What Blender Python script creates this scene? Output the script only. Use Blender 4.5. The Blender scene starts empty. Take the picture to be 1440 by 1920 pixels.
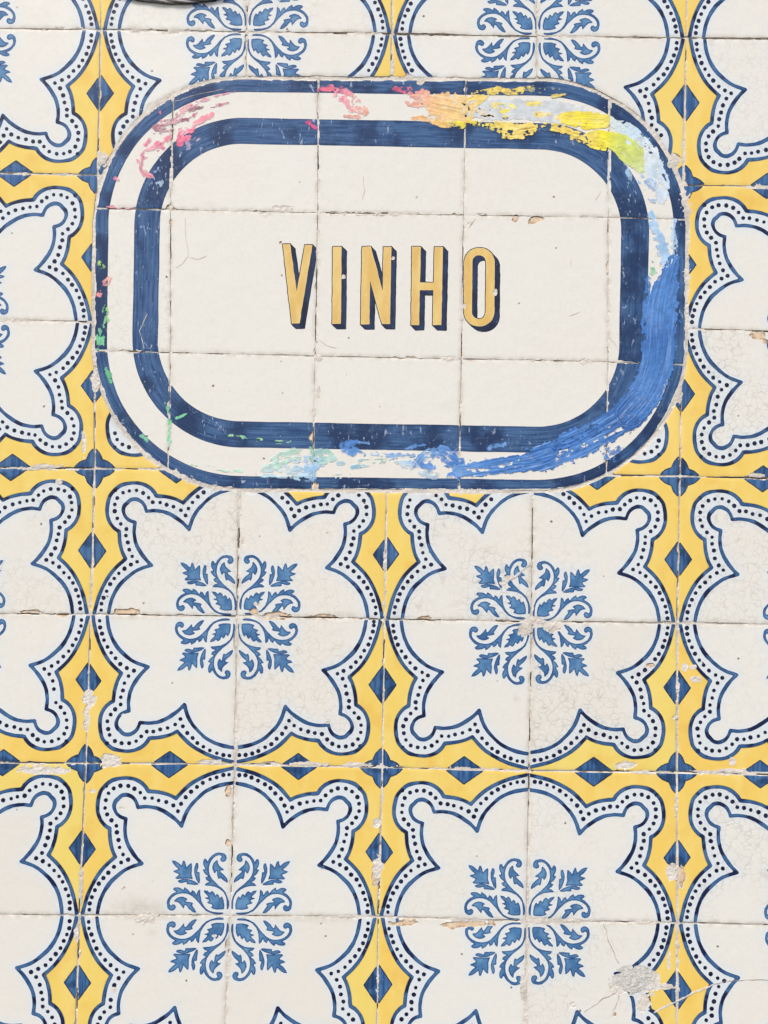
import bpy, math
import numpy as np
from mathutils import Matrix, Vector

# ------------------------------------------------------------------ camera, sky, sun, exposure
SC = bpy.context.scene
COL = SC.collection
CX, CZ, CD, PITCH, YAW, ROLL = (-0.00079766, -0.12197743, 0.78183640, 0.01749395, -0.00068099, 0.01513432)
FOC = 1544.0
_cy, _sy, _cp, _sp, _cr, _sr = (math.cos(YAW), math.sin(YAW), math.cos(PITCH), math.sin(PITCH), math.cos(ROLL), math.sin(ROLL))
_r = np.array([_cy, -_sy, 0.0]); _f0 = np.array([_sy, _cy, 0.0]); _u0 = np.array([0, 0, 1.0])
FWD = _cp * _f0 + _sp * _u0; _u = -_sp * _f0 + _cp * _u0
RIGHT = _cr * _r + _sr * _u; UP = -_sr * _r + _cr * _u
cam_d = bpy.data.cameras.new('camera'); cam = bpy.data.objects.new('camera', cam_d); COL.objects.link(cam)
cam_d.sensor_fit = 'HORIZONTAL'; cam_d.sensor_width = 36.0; cam_d.lens = FOC / 1440.0 * 36.0
cam_d.clip_start = 0.01; cam_d.clip_end = 200.0
m = Matrix.Identity(4)
for i in range(3):
    m[i][0] = RIGHT[i]; m[i][1] = UP[i]; m[i][2] = -FWD[i]
m[0][3], m[1][3], m[2][3] = CX, -CD, CZ
cam.matrix_world = m
SC.camera = cam

SUN_EL, SUN_AZ = math.radians(52), math.radians(-32)      # azimuth from the wall's outward normal, sun to the left of the camera
world = bpy.data.worlds.new('World'); SC.world = world; world.use_nodes = True
wn = world.node_tree.nodes; wl = world.node_tree.links
sky = wn.new('ShaderNodeTexSky'); sky.sky_type = 'NISHITA'; sky.sun_disc = False
sdir = Vector((math.sin(SUN_AZ) * math.cos(SUN_EL), -math.cos(SUN_AZ) * math.cos(SUN_EL), math.sin(SUN_EL)))
sky.sun_elevation = SUN_EL; sky.sun_rotation = math.atan2(sdir.x, sdir.y)
sky.air_density = 1.0; sky.dust_density = 3.0; sky.ozone_density = 1.0
wn['Background'].inputs['Strength'].default_value = 0.09
wl.new(sky.outputs[0], wn['Background'].inputs['Color'])
sun_d = bpy.data.lights.new('sun', 'SUN'); sun = bpy.data.objects.new('sun', sun_d); COL.objects.link(sun)
sun_d.energy = 1.3; sun_d.angle = math.radians(14); sun_d.color = (1.0, 0.965, 0.90)
sun.rotation_euler = sdir.to_track_quat('Z', 'Y').to_euler()
SC.view_settings.view_transform = 'Standard'; SC.view_settings.look = 'None'
SC.view_settings.exposure = 1.07; SC.view_settings.gamma = 1.0

# ------------------------------------------------------------------ helpers
def wall_xy(px, py):
    """measured position in the photograph -> metres on the wall plane (x right, z up)."""
    px = np.asarray(px, float); py = np.asarray(py, float)
    dx = FWD[0] * FOC + RIGHT[0] * (px - 720) - UP[0] * (py - 960)
    dy = FWD[1] * FOC + RIGHT[1] * (px - 720) - UP[1] * (py - 960)
    dz = FWD[2] * FOC + RIGHT[2] * (px - 720) - UP[2] * (py - 960)
    t = CD / dy
    return CX + t * dx, CZ + t * dz

class Noise:
    def __init__(s, seed):
        s.t = np.random.RandomState(seed).rand(128, 128)
    def __call__(s, x, y):
        x = np.asarray(x, float); y = np.asarray(y, float)
        xi = np.floor(x).astype(int); yi = np.floor(y).astype(int)
        fx = x - xi; fy = y - yi
        fx = fx * fx * (3 - 2 * fx); fy = fy * fy * (3 - 2 * fy)
        a, b = xi % 128, (xi + 1) % 128; c, d = yi % 128, (yi + 1) % 128
        t = s.t
        return ((t[c, a] * (1 - fx) + t[c, b] * fx) * (1 - fy) + (t[d, a] * (1 - fx) + t[d, b] * fx) * fy) * 2 - 1
    def fbm(s, x, y, o=4):
        v = 0; k = 1.0; tot = 0
        for i in range(o):
            v = v + k * s(np.asarray(x) * 2**i + 17.3 * i, np.asarray(y) * 2**i + 9.1 * i); tot += k; k *= 0.55
        return v / tot
NZ = Noise(5)

def thing(name, label, cat, loc):
    o = bpy.data.objects.new(name, None); COL.objects.link(o); o.location = loc
    o.empty_display_size = 0.05
    o['label'] = label; o['category'] = cat; o['kind'] = 'thing'
    o['_w'] = list(loc); return o

def link(name, me, mat, parent, wloc, label=None, kind=None):
    o = bpy.data.objects.new(name, me); COL.objects.link(o)
    if mat: me.materials.append(mat)
    o['_w'] = list(wloc)
    if parent is not None:
        o.parent = parent; pw = parent['_w']
        o.location = (wloc[0] - pw[0], wloc[1] - pw[1], wloc[2] - pw[2])
    else:
        o.location = wloc
    if label: o['label'] = label
    if kind: o['kind'] = kind
    return o

def mesh_from(verts, polys, attrs=None, smooth=True):
    """verts (n,3); polys: list of (k, m) index arrays; attrs: {name: array (n,) or (n,3)}."""
    me = bpy.data.meshes.new('mesh')
    verts = np.ascontiguousarray(verts, np.float32)
    polys = [p for p in polys if len(p)]
    loops = np.concatenate([p.ravel() for p in polys]).astype(np.int32)
    tot = np.concatenate([np.full(len(p), p.shape[1]) for p in polys]).astype(np.int32)
    start = np.concatenate([[0], np.cumsum(tot)[:-1]]).astype(np.int32)
    me.vertices.add(len(verts)); me.vertices.foreach_set('co', verts.ravel())
    me.loops.add(len(loops)); me.loops.foreach_set('vertex_index', loops)
    me.polygons.add(len(tot)); me.polygons.foreach_set('loop_start', start); me.polygons.foreach_set('loop_total', tot)
    me.polygons.foreach_set('use_smooth', np.full(len(tot), smooth))
    for k, v in (attrs or {}).items():
        v = np.ascontiguousarray(v, np.float32)
        if v.ndim == 1:
            a = me.attributes.new(k, 'FLOAT', 'POINT'); a.data.foreach_set('value', v)
        else:
            a = me.attributes.new(k, 'FLOAT_VECTOR', 'POINT'); a.data.foreach_set('vector', v.ravel())
    me.update(calc_edges=True); me.validate()
    return me

def march(F):
    """region F > 0 of a grid -> (ia, ib, t) interpolated vertices, polygons, boundary segments."""
    ny, nx = F.shape
    ins = F > 0
    if not ins.any(): return None
    idc = np.full((ny, nx), -1); n = int(ins.sum()); idc[ins] = np.arange(n)
    flat = np.arange(ny * nx).reshape(ny, nx)
    ia = [flat[ins]]; ib = [flat[ins]]; t = [np.zeros(n)]
    def cross(A, B, fa, fb):
        nonlocal n
        x = (fa > 0) != (fb > 0); k = int(x.sum())
        idx = np.full(x.shape, -1); idx[x] = np.arange(n, n + k); n += k
        ia.append(A[x]); ib.append(B[x]); t.append(np.clip(fa[x] / (fa[x] - fb[x]), 0.02, 0.98))
        return idx
    eh = cross(flat[:, :-1], flat[:, 1:], F[:, :-1], F[:, 1:])
    ev = cross(flat[:-1], flat[1:], F[:-1], F[1:])
    cid = [idc[:-1, :-1], idc[:-1, 1:], idc[1:, 1:], idc[1:, :-1]]
    eid = [eh[:-1], ev[:, 1:], eh[1:], ev[:, :-1]]
    case = sum((ins_ * (1 << k)) for k, ins_ in enumerate([ins[:-1, :-1] * 1, ins[:-1, 1:] * 1, ins[1:, 1:] * 1, ins[1:, :-1] * 1]))
    polys, segs = [], []
    for c in range(1, 16):
        sel = case == c
        if not sel.any(): continue
        seq = []
        for k in range(4):
            a = (c >> k) & 1; b = (c >> ((k + 1) % 4)) & 1
            if a: seq.append(('c', k))
            if a != b: seq.append(('e', k))
        P = np.stack([(cid if q == 'c' else eid)[k][sel] for q, k in seq], 1)
        polys.append(P)
        for i in range(len(seq)):
            j = (i + 1) % len(seq)
            if seq[i][0] == 'e' and seq[j][0] == 'e': segs.append(P[:, [i, j]])
    segs = np.concatenate(segs) if segs else np.zeros((0, 2), int)
    return np.concatenate(ia), np.concatenate(ib), np.concatenate(t), polys, segs

def field_mesh(F, X, Y, Hh, wloc, attrs=None, skirt=0.0, smooth=True):
    """mesh of the region F > 0 lying on the wall; X, Y measured positions, Hh height off the wall in mm."""
    r = march(F)
    if r is None: return None
    ia, ib, t, polys, segs = r
    def ip(A):
        A = A.reshape(-1, *A.shape[2:]); tt = t if A.ndim == 1 else t[:, None]
        return A[ia] * (1 - tt) + A[ib] * tt
    x, y, h = ip(X), ip(Y), ip(Hh)
    wx, wz = wall_xy(x, y)
    V = np.stack([wx, -h / 1000.0, wz], 1) - np.array(wloc)
    at = {k: ip(v) for k, v in (attrs or {}).items()}
    # orientation: the front faces -Y
    dX = X[0, -1] - X[0, 0]; dY = Y[-1, 0] - Y[0, 0]
    flip = (dX > 0) == (dY > 0)
    if flip: polys = [p[:, ::-1] for p in polys]
    if skirt > 0 and len(segs):
        u, inv = np.unique(segs, return_inverse=True); inv = inv.reshape(segs.shape)
        n0 = len(V); k = len(u)
        top = V[u]; bot = top.copy(); bot[:, 1] += skirt / 1000.0
        V = np.concatenate([V, top, bot]); at = {q: np.concatenate([v, v[u], v[u]]) for q, v in at.items()}
        Q = np.stack([inv[:, 0] + n0, inv[:, 1] + n0, inv[:, 1] + n0 + k, inv[:, 0] + n0 + k], 1)
        polys = polys + [Q if flip else Q[:, ::-1]]
    return mesh_from(V, polys, at, smooth)

def seg_dist(X, Y, P, closed=False):
    """unsigned distance from grid to polyline P, with arc position and signed offset of the nearest point."""
    P = np.asarray(P, float); Q = np.roll(P, -1, 0) if closed else P[1:]
    A = P if closed else P[:-1]
    best = np.full(X.shape, 1e9); bs = np.zeros(X.shape); bo = np.zeros(X.shape); acc = 0.0
    for (ax, ay), (bx, by) in zip(A, Q):
        dx, dy = bx - ax, by - ay; L = math.hypot(dx, dy)
        if L < 1e-9: continue
        tt = np.clip(((X - ax) * dx + (Y - ay) * dy) / (L * L), 0, 1)
        d = np.hypot(X - ax - tt * dx, Y - ay - tt * dy)
        s = ((X - ax) * dy - (Y - ay) * dx) / L
        k = d < best
        best = np.where(k, d, best); bs = np.where(k, acc + tt * L, bs); bo = np.where(k, np.where(s >= 0, d, -d), bo)
        acc += L
    return best, bs, bo

def poly_sd(X, Y, P):
    """signed distance to a closed polygon, positive inside."""
    P = np.asarray(P, float); d, _, _ = seg_dist(X, Y, P, True)
    ins = np.zeros(X.shape, bool); n = len(P)
    for i in range(n):
        (x1, y1), (x2, y2) = P[i], P[(i + 1) % n]
        if y1 == y2: continue
        ins ^= ((y1 > Y) != (y2 > Y)) & (X < (x2 - x1) * (Y - y1) / (y2 - y1) + x1)
    return np.where(ins, d, -d)

def spline(P, k=6):
    P = np.asarray(P, float)
    if len(P) < 3: return P
    E = np.concatenate([[2 * P[0] - P[1]], P, [2 * P[-1] - P[-2]]]); out = []
    for i in range(1, len(E) - 2):
        p0, p1, p2, p3 = E[i - 1:i + 3]
        for j in range(k):
            t = j / k
            out.append(0.5 * (2 * p1 + (p2 - p0) * t + (2 * p0 - 5 * p1 + 4 * p2 - p3) * t * t + (3 * p1 - p0 - 3 * p2 + p3) * t**3))
    out.append(P[-1]); return np.array(out)

# ------------------------------------------------------------------ materials
def lin(c, k=0.92):
    return tuple((((v / 255) / 12.92) if v / 255 <= 0.04045 else (((v / 255) + 0.055) / 1.055) ** 2.4) * k for v in c) + (1.0,)

class M:
    def __init__(s, name, rough=0.4):
        s.m = bpy.data.materials.new(name); s.m.use_nodes = True
        s.N = s.m.node_tree.nodes; s.L = s.m.node_tree.links
        s.b = s.N['Principled BSDF']; s.b.inputs['Roughness'].default_value = rough; s.b.inputs['Specular IOR Level'].default_value = 0.22
        s.pos = s.N.new('ShaderNodeNewGeometry').outputs['Position']
    def _in(s, sock, v):
        if hasattr(v, 'is_linked') or hasattr(v, 'links'): s.L.new(v, sock)
        else: sock.default_value = v
    def attr(s, n, out='Fac'):
        a = s.N.new('ShaderNodeAttribute'); a.attribute_name = n; return a.outputs[out]
    def scale(s, vec, sc):
        n = s.N.new('ShaderNodeVectorMath'); n.operation = 'MULTIPLY'; s._in(n.inputs[0], vec); n.inputs[1].default_value = sc; return n.outputs[0]
    def noise(s, scale, detail=4, rough=0.55, vec=None, dist=0.0):
        n = s.N.new('ShaderNodeTexNoise'); n.inputs['Scale'].default_value = scale; n.inputs['Detail'].default_value = detail
        n.inputs['Roughness'].default_value = rough; n.inputs['Distortion'].default_value = dist
        s._in(n.inputs['Vector'], vec if vec is not None else s.pos); return n.outputs['Fac']
    def noisec(s, scale, vec=None):
        n = s.N.new('ShaderNodeTexNoise'); n.inputs['Scale'].default_value = scale; n.inputs['Detail'].default_value = 2
        s._in(n.inputs['Vector'], vec if vec is not None else s.pos); return n.outputs['Color']
    def voro(s, scale, feature='F1', vec=None, out='Distance'):
        n = s.N.new('ShaderNodeTexVoronoi'); n.feature = feature; n.inputs['Scale'].default_value = scale
        s._in(n.inputs['Vector'], vec if vec is not None else s.pos); return n.outputs[out]
    def ramp(s, v, a, b, lo=0.0, hi=1.0):
        n = s.N.new('ShaderNodeMapRange'); n.interpolation_type = 'SMOOTHSTEP'
        s._in(n.inputs[0], v); n.inputs[1].default_value = a; n.inputs[2].default_value = b; n.inputs[3].default_value = lo; n.inputs[4].default_value = hi
        return n.outputs[0]
    def math(s, op, a, b=0.0):
        n = s.N.new('ShaderNodeMath'); n.operation = op; s._in(n.inputs[0], a); s._in(n.inputs[1], b); return n.outputs[0]
    def mix(s, f, a, b):
        n = s.N.new('ShaderNodeMix'); n.data_type = 'RGBA'
        s._in(n.inputs['Factor'], f); s._in(n.inputs['A'], a); s._in(n.inputs['B'], b); return n.outputs['Result']
    def warp(s, vec, scale, amt):
        c = s.noisec(scale, vec); n = s.N.new('ShaderNodeVectorMath'); n.operation = 'MULTIPLY_ADD'
        s._in(n.inputs[0], c); n.inputs[1].default_value = (amt,) * 3; s._in(n.inputs[2], vec); return n.outputs[0]
    def rnd(s):
        return s.N.new('ShaderNodeObjectInfo').outputs['Random']
    def bump(s, h, strength, dist=0.001):
        n = s.N.new('ShaderNodeBump'); n.inputs['Strength'].default_value = strength; n.inputs['Distance'].default_value = dist
        s._in(n.inputs['Height'], h); s.L.new(n.outputs[0], s.b.inputs['Normal'])
    def out(s, c, rough=None):
        s._in(s.b.inputs['Base Color'], c)
        if rough is not None: s._in(s.b.inputs['Roughness'], rough)
        return s.m

def glaze_material():
    k = M('cream_glaze', 0.28)
    tone = k.attr('tone')
    c = k.mix(tone, lin((238, 236, 227)), lin((235, 231, 220)))
    c = k.mix(k.ramp(k.noise(6, 2), 0.36, 0.7, 0, 0.5), c, lin((238, 232, 220)))
    c = k.mix(k.ramp(k.noise(260, 5, 0.7), 0.45, 0.75, 0, 0.35), c, lin((224, 217, 204)))
    c = k.mix(k.math('MULTIPLY', k.attr('tint'), 0.8), c, lin((221, 231, 238)))
    c = k.mix(k.math('MULTIPLY', k.attr('stain'), k.ramp(k.noise(150, 5, 0.65), 0.3, 0.7, 0.3, 1.0)), c, lin((178, 170, 154)))
    # fine crackle of the old glaze
    p = k.warp(k.pos, 170, 0.0022)
    d1 = k.voro(150, 'DISTANCE_TO_EDGE', p); d2 = k.voro(290, 'DISTANCE_TO_EDGE', p)
    w = k.ramp(k.noise(120, 3), 0.35, 0.7, 0.2, 1.0)
    l1 = k.math('MULTIPLY', k.ramp(d1, 0.03, 0.085, 1, 0), w); l2 = k.math('MULTIPLY', k.ramp(d2, 0.03, 0.09, 0.3, 0), w)
    cr = k.math('MAXIMUM', l1, l2)
    mask = k.math('MULTIPLY', k.attr('craze'), k.ramp(k.noise(11, 2), 0.34, 0.52))
    c = k.mix(k.math('MULTIPLY', k.math('MULTIPLY', cr, mask), 0.40), c, lin((162, 150, 134)))
    # pin holes
    pv = k.voro(62, 'F1', k.warp(k.pos, 110, 0.004)); pr = k.voro(62, 'F1', k.warp(k.pos, 110, 0.004), 'Color')
    sp = k.N.new('ShaderNodeSeparateColor'); k.L.new(pr, sp.inputs[0])
    hole = k.math('MULTIPLY', k.ramp(pv, 0.045, 0.09, 1, 0), k.ramp(sp.outputs[0], 0.60, 0.88))
    c = k.mix(k.math('MULTIPLY', hole, 0.9), c, lin((104, 88, 74)))
    # small scuffs
    sc = k.ramp(k.noise(420, 2, vec=k.warp(k.scale(k.pos, (1, 1, 0.55)), 30, 0.02)), 0.70, 0.76)
    sc = k.math('MULTIPLY', sc, k.ramp(k.noise(22, 2), 0.52, 0.66))
    c = k.mix(k.math('MULTIPLY', sc, 0.5), c, lin((196, 187, 172)))
    # grime gathering at the rim of a tile
    g = k.math('MULTIPLY', k.attr('rim'), k.ramp(k.noise(120, 5), 0.38, 0.62))
    c = k.mix(k.math('MULTIPLY', g, 0.55), c, lin((190, 176, 154)))
    k.bump(k.math('ADD', k.noise(70, 2), k.math('MULTIPLY', k.math('ADD', hole, k.math('MULTIPLY', cr, mask)), -0.25)), 0.12, 0.002)
    return k.out(c, k.ramp(k.noise(40, 3), 0.3, 0.7, 0.22, 0.42))

def cobalt_material(name, light, mid, dark, edge=0.7, patch=0.6, patch_scale=55, streak=None):
    """hand painted cobalt: thin washes, darker rims and overlaps."""
    k = M(name, 0.3)
    c = k.mix(k.ramp(k.noise(95, 4, vec=(k.scale(k.pos, streak) if streak else None)), 0.34, 0.66), lin(mid), lin(light))
    c = k.mix(k.math('MULTIPLY', k.ramp(k.noise(patch_scale, 1.5), 0.50, 0.60), patch), c, lin(dark))
    c = k.mix(k.ramp(k.attr('depth'), 0.0, 1.0, edge, 0.0), c, lin(dark))
    c = k.mix(k.ramp(k.noise(700, 2), 0.70, 0.74, 0, 0.6), c, lin((205, 208, 208)))
    c = k.mix(k.math('MULTIPLY', k.attr('ink'), 0.24), c, lin(dark))
    k.bump(k.noise(300, 2), 0.05, 0.001)
    return k.out(c)

def yellow_material():
    k = M('yellow_glaze', 0.3)
    c = k.mix(k.attr('tone'), lin((247, 208, 106)), lin((244, 218, 118)))
    c = k.mix(k.ramp(k.noise(60, 4, vec=k.scale(k.pos, (1, 1, 0.35))), 0.4, 0.7, 0, 0.6), c, lin((249, 222, 134)))
    c = k.mix(k.ramp(k.noise(28, 3), 0.52, 0.75, 0, 0.6), c, lin((238, 190, 88)))
    c = k.mix(k.ramp(k.attr('depth'), 0.38, 0.62, 0.75, 0.0), c, lin((120, 128, 70)))
    c = k.mix(k.ramp(k.noise(520, 2), 0.68, 0.73, 0, 0.7), c, lin((240, 230, 205)))
    k.bump(k.noise(90, 2), 0.08, 0.002)
    return k.out(c)

def band_material():
    k = M('navy_band', 0.3)
    b = k.attr('brush', 'Vector')
    n1 = k.noise(1.0, 4, 0.6, k.scale(b, (0.012, 0.22, 1))); n2 = k.noise(1.0, 3, 0.6, k.scale(b, (0.03, 0.55, 1)))
    c = k.mix(k.ramp(n1, 0.35, 0.68), lin((44, 74, 118)), lin((78, 112, 154)))
    c = k.mix(k.ramp(n2, 0.52, 0.72, 0, 0.6), c, lin((90, 118, 162)))
    c = k.mix(k.ramp(k.noise(20, 4), 0.46, 0.60, 0, 0.85), c, lin((36, 54, 90)))
    c = k.mix(k.ramp(k.noise(55, 5, 0.65), 0.52, 0.70, 0, 0.55), c, lin((84, 114, 152)))
    c = k.mix(k.ramp(k.attr('depth'), 0.0, 1.0, 0.5, 0.0), c, lin((34, 50, 92)))
    # pale scratches along and across the band
    s1 = k.ramp(k.noise(1.0, 3, 0.7, k.scale(b, (0.02, 1.1, 1))), 0.66, 0.71)
    s2 = k.ramp(k.noise(330, 3, 0.6, k.warp(k.scale(k.pos, (1, 1, 0.4)), 40, 0.02)), 0.62, 0.68)
    sm = k.ramp(k.noise(16, 2), 0.44, 0.60)
    s = k.math('MULTIPLY', k.math('MAXIMUM', s1, s2), sm)
    c = k.mix(k.math('MULTIPLY', s, 0.8), c, lin((178, 192, 214)))
    c = k.mix(k.ramp(k.noise(600, 1), 0.74, 0.77, 0, 0.8), c, lin((222, 222, 214)))
    k.bump(k.math('ADD', n1, k.math('MULTIPLY', s, -0.5)), 0.12, 0.001)
    return k.out(c)

def letter_material():
    k = M('gold_paint', 0.35)
    c = k.mix(k.ramp(k.noise(45, 4, vec=k.scale(k.pos, (1.6, 1, 0.5))), 0.38, 0.66), lin((228, 188, 108)), lin((238, 206, 132)))
    c = k.mix(k.ramp(k.noise(160, 3), 0.56, 0.72, 0, 0.5), c, lin((242, 214, 146)))
    c = k.mix(k.ramp(k.attr('depth'), 0.0, 1.0, 0.55, 0.0), c, lin((243, 222, 170)))
    c = k.mix(k.ramp(k.noise(420, 2), 0.70, 0.74, 0, 0.8), c, lin((240, 232, 212)))
    k.bump(k.noise(180, 3), 0.1, 0.001)
    return k.out(c)

def plain_material(name, a, b, scale, rough=0.85, bump=0.5, dist=0.001, speck=None, dirt_shade=False):
    k = M(name, rough)
    c = k.mix(k.ramp(k.noise(scale, 5), 0.35, 0.68), lin(a), lin(b))
    if speck:
        c = k.mix(k.ramp(k.noise(scale * 4, 3), 0.6, 0.7, 0, 0.7), c, lin(speck))
    if dirt_shade: c = k.mix(k.math('MULTIPLY', k.attr('dirt_shade'), k.ramp(k.noise(200, 4), 0.35, 0.6)), c, lin((128, 100, 76)))  # painted dark rim at chip edges: dirt plus shade the shallow break barely casts
    k.bump(k.noise(scale * 3, 5, 0.65), bump, dist)
    return k.out(c)

def smear_material():
    k = M('smeared_paint', 0.45)
    c = k.attr('paint', 'Color')
    hs = k.N.new('ShaderNodeHueSaturation'); k.L.new(c, hs.inputs['Color'])
    k.L.new(k.ramp(k.noise(120, 4), 0.3, 0.7, 0.86, 1.12), hs.inputs['Value'])
    k.bump(k.noise(260, 4, 0.6), 0.25, 0.001)
    return k.out(hs.outputs[0])

def mortar_material():
    k = M('lime_mortar', 0.9)
    c = k.mix(k.ramp(k.noise(30, 4), 0.38, 0.66), lin((230, 221, 209)), lin((206, 198, 187)))
    c = k.mix(k.ramp(k.noise(160, 5), 0.52, 0.68, 0, 0.8), c, lin((232, 226, 215)))
    c = k.mix(k.ramp(k.noise(55, 4), 0.60, 0.72, 0, 0.75), c, lin((228, 200, 168)))
    c = k.mix(k.ramp(k.noise(340, 4), 0.62, 0.72, 0, 0.55), c, lin((150, 136, 118)))
    c = k.mix(k.ramp(k.attr('gap'), 0.1, 0.7), c, lin((92, 70, 54)))
    k.bump(k.noise(420, 5, 0.65), 0.6, 0.0012)
    return k.out(c)

MAT = dict(
    glaze=glaze_material(), yellow=yellow_material(), band=band_material(), gold=letter_material(), smear=smear_material(), mortar=mortar_material(),
    line=cobalt_material('cobalt_line', (80, 120, 164), (52, 90, 140), (30, 38, 72), edge=0.5, patch=0.95, patch_scale=58),
    leaf=cobalt_material('cobalt_leaf', (112, 156, 194), (80, 128, 174), (40, 76, 128), edge=0.9, patch=0.35),
    diamond=cobalt_material('cobalt_diamond', (84, 124, 168), (46, 84, 136), (28, 42, 70), edge=1.0, patch=0.55, streak=(3.2, 1, 0.25)),
    dot=cobalt_material('bead_ink', (42, 48, 84), (34, 36, 60), (24, 22, 34), edge=0.3, patch=0.5),
    shade=cobalt_material('letter_ink', (52, 66, 100), (38, 46, 72), (26, 28, 40), edge=1.0, patch=0.5, streak=(1, 1, 0.3)),
    biscuit=plain_material('clay_biscuit', (240, 218, 188), (228, 198, 166), 110, bump=0.8, speck=(206, 174, 144), dirt_shade=True),
    cement=plain_material('grey_cement', (222, 219, 212), (200, 197, 188), 260, bump=0.8, dist=0.001, speck=(150, 145, 134)),
    plaster=plain_material('white_plaster', (236, 230, 221), (222, 212, 199), 90, bump=0.8, dist=0.0015, speck=(232, 208, 188)),
    crack=plain_material('crack_line', (182, 168, 150), (150, 132, 114), 200, bump=0.1),
    hair=plain_material('hairline_crack', (216, 206, 190), (196, 182, 164), 200, bump=0.1),
    cable=plain_material('cable_sheath', (196, 192, 190), (140, 138, 140), 60, rough=0.5, bump=0.3, speck=(120, 120, 122)),
)

# ------------------------------------------------------------------ measured layout (photograph positions of the joints)
XC = {0: [(-82, -220), (190, -218), (467, -213), (738, -210), (1010, -205), (1290, -202), (1565, -198)],
      1: [(-87, 53), (189, 55), (463, 60), (735, 63), (1007, 68), (1287, 71), (1562, 75)],
      2: [(-92, 323), (183, 328), (460, 333), (731, 337), (1005, 342), (1281, 347), (1558, 352)],
      3: [(-98, 598), (177, 604), (455, 607), (728, 610), (1003, 612), (1278, 615), (1554, 626)],
      4: [(-98, 876), (177, 878), (449, 882), (726, 885), (1000, 889), (1275, 893), (1552, 900)],
      5: [(-105, 1150), (170, 1152), (445, 1155), (721, 1161), (997, 1166), (1270, 1168), (1548, 1172)],
      6: [(-118, 1430), (161, 1431), (441, 1433), (717, 1439), (992, 1445), (1269, 1448), (1548, 1455)],
      7: [(-134, 1714), (148, 1716), (432, 1717), (709, 1719), (988, 1727), (1270, 1730), (1552, 1737)],
      8: [(-150, 2000), (140, 2003), (418, 2005), (706, 2008), (985, 2015), (1270, 2018), (1557, 2026)]}
SX = {0: [(180, 120), (326, 120), (597, 120), (874, 120), (1144, 122), (1296, 124)],
      1: [(176, 390), (320, 393), (596, 399), (869, 403), (1141, 407), (1293, 412)],
      2: [(174, 658), (320, 661), (591, 667), (865, 673), (1140, 678), (1290, 684)],
      3: [(166, 940), (313, 940), (585, 940), (860, 940), (1136, 940), (1290, 940)]}

def rrect(X, Y, cx, cy, hx, hy, r, rot):
    """signed distance inside a rotated rounded rectangle, and the position along its rim."""
    c, s = math.cos(rot), math.sin(rot)
    x = (X - cx) * c + (Y - cy) * s; y = -(X - cx) * s + (Y - cy) * c
    qx, qy = np.abs(x) - (hx - r), np.abs(y) - (hy - r)
    d = r - np.hypot(np.maximum(qx, 0), np.maximum(qy, 0)) - np.minimum(np.maximum(qx, qy), 0)
    ang = np.arctan2(np.maximum(qy, 0), np.maximum(qx, 1e-6))
    s_ = np.where(qy > qx, np.abs(x) * 1.0, np.abs(y) * 1.0)
    arc = np.where((qx > 0) & (qy > 0), (hy - r) + ang * r, np.where(qx > qy, np.abs(y), (hy - r) + r * math.pi / 2 + (hx - r) - np.abs(x)))
    return d, arc + 3000 * (x > 0) + 7000 * (y > 0)
def sign_outline(X, Y):
    return rrect(X, Y, 731.5, 533.5, 553.5, 383.5, 277, 0.006)[0]

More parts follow.
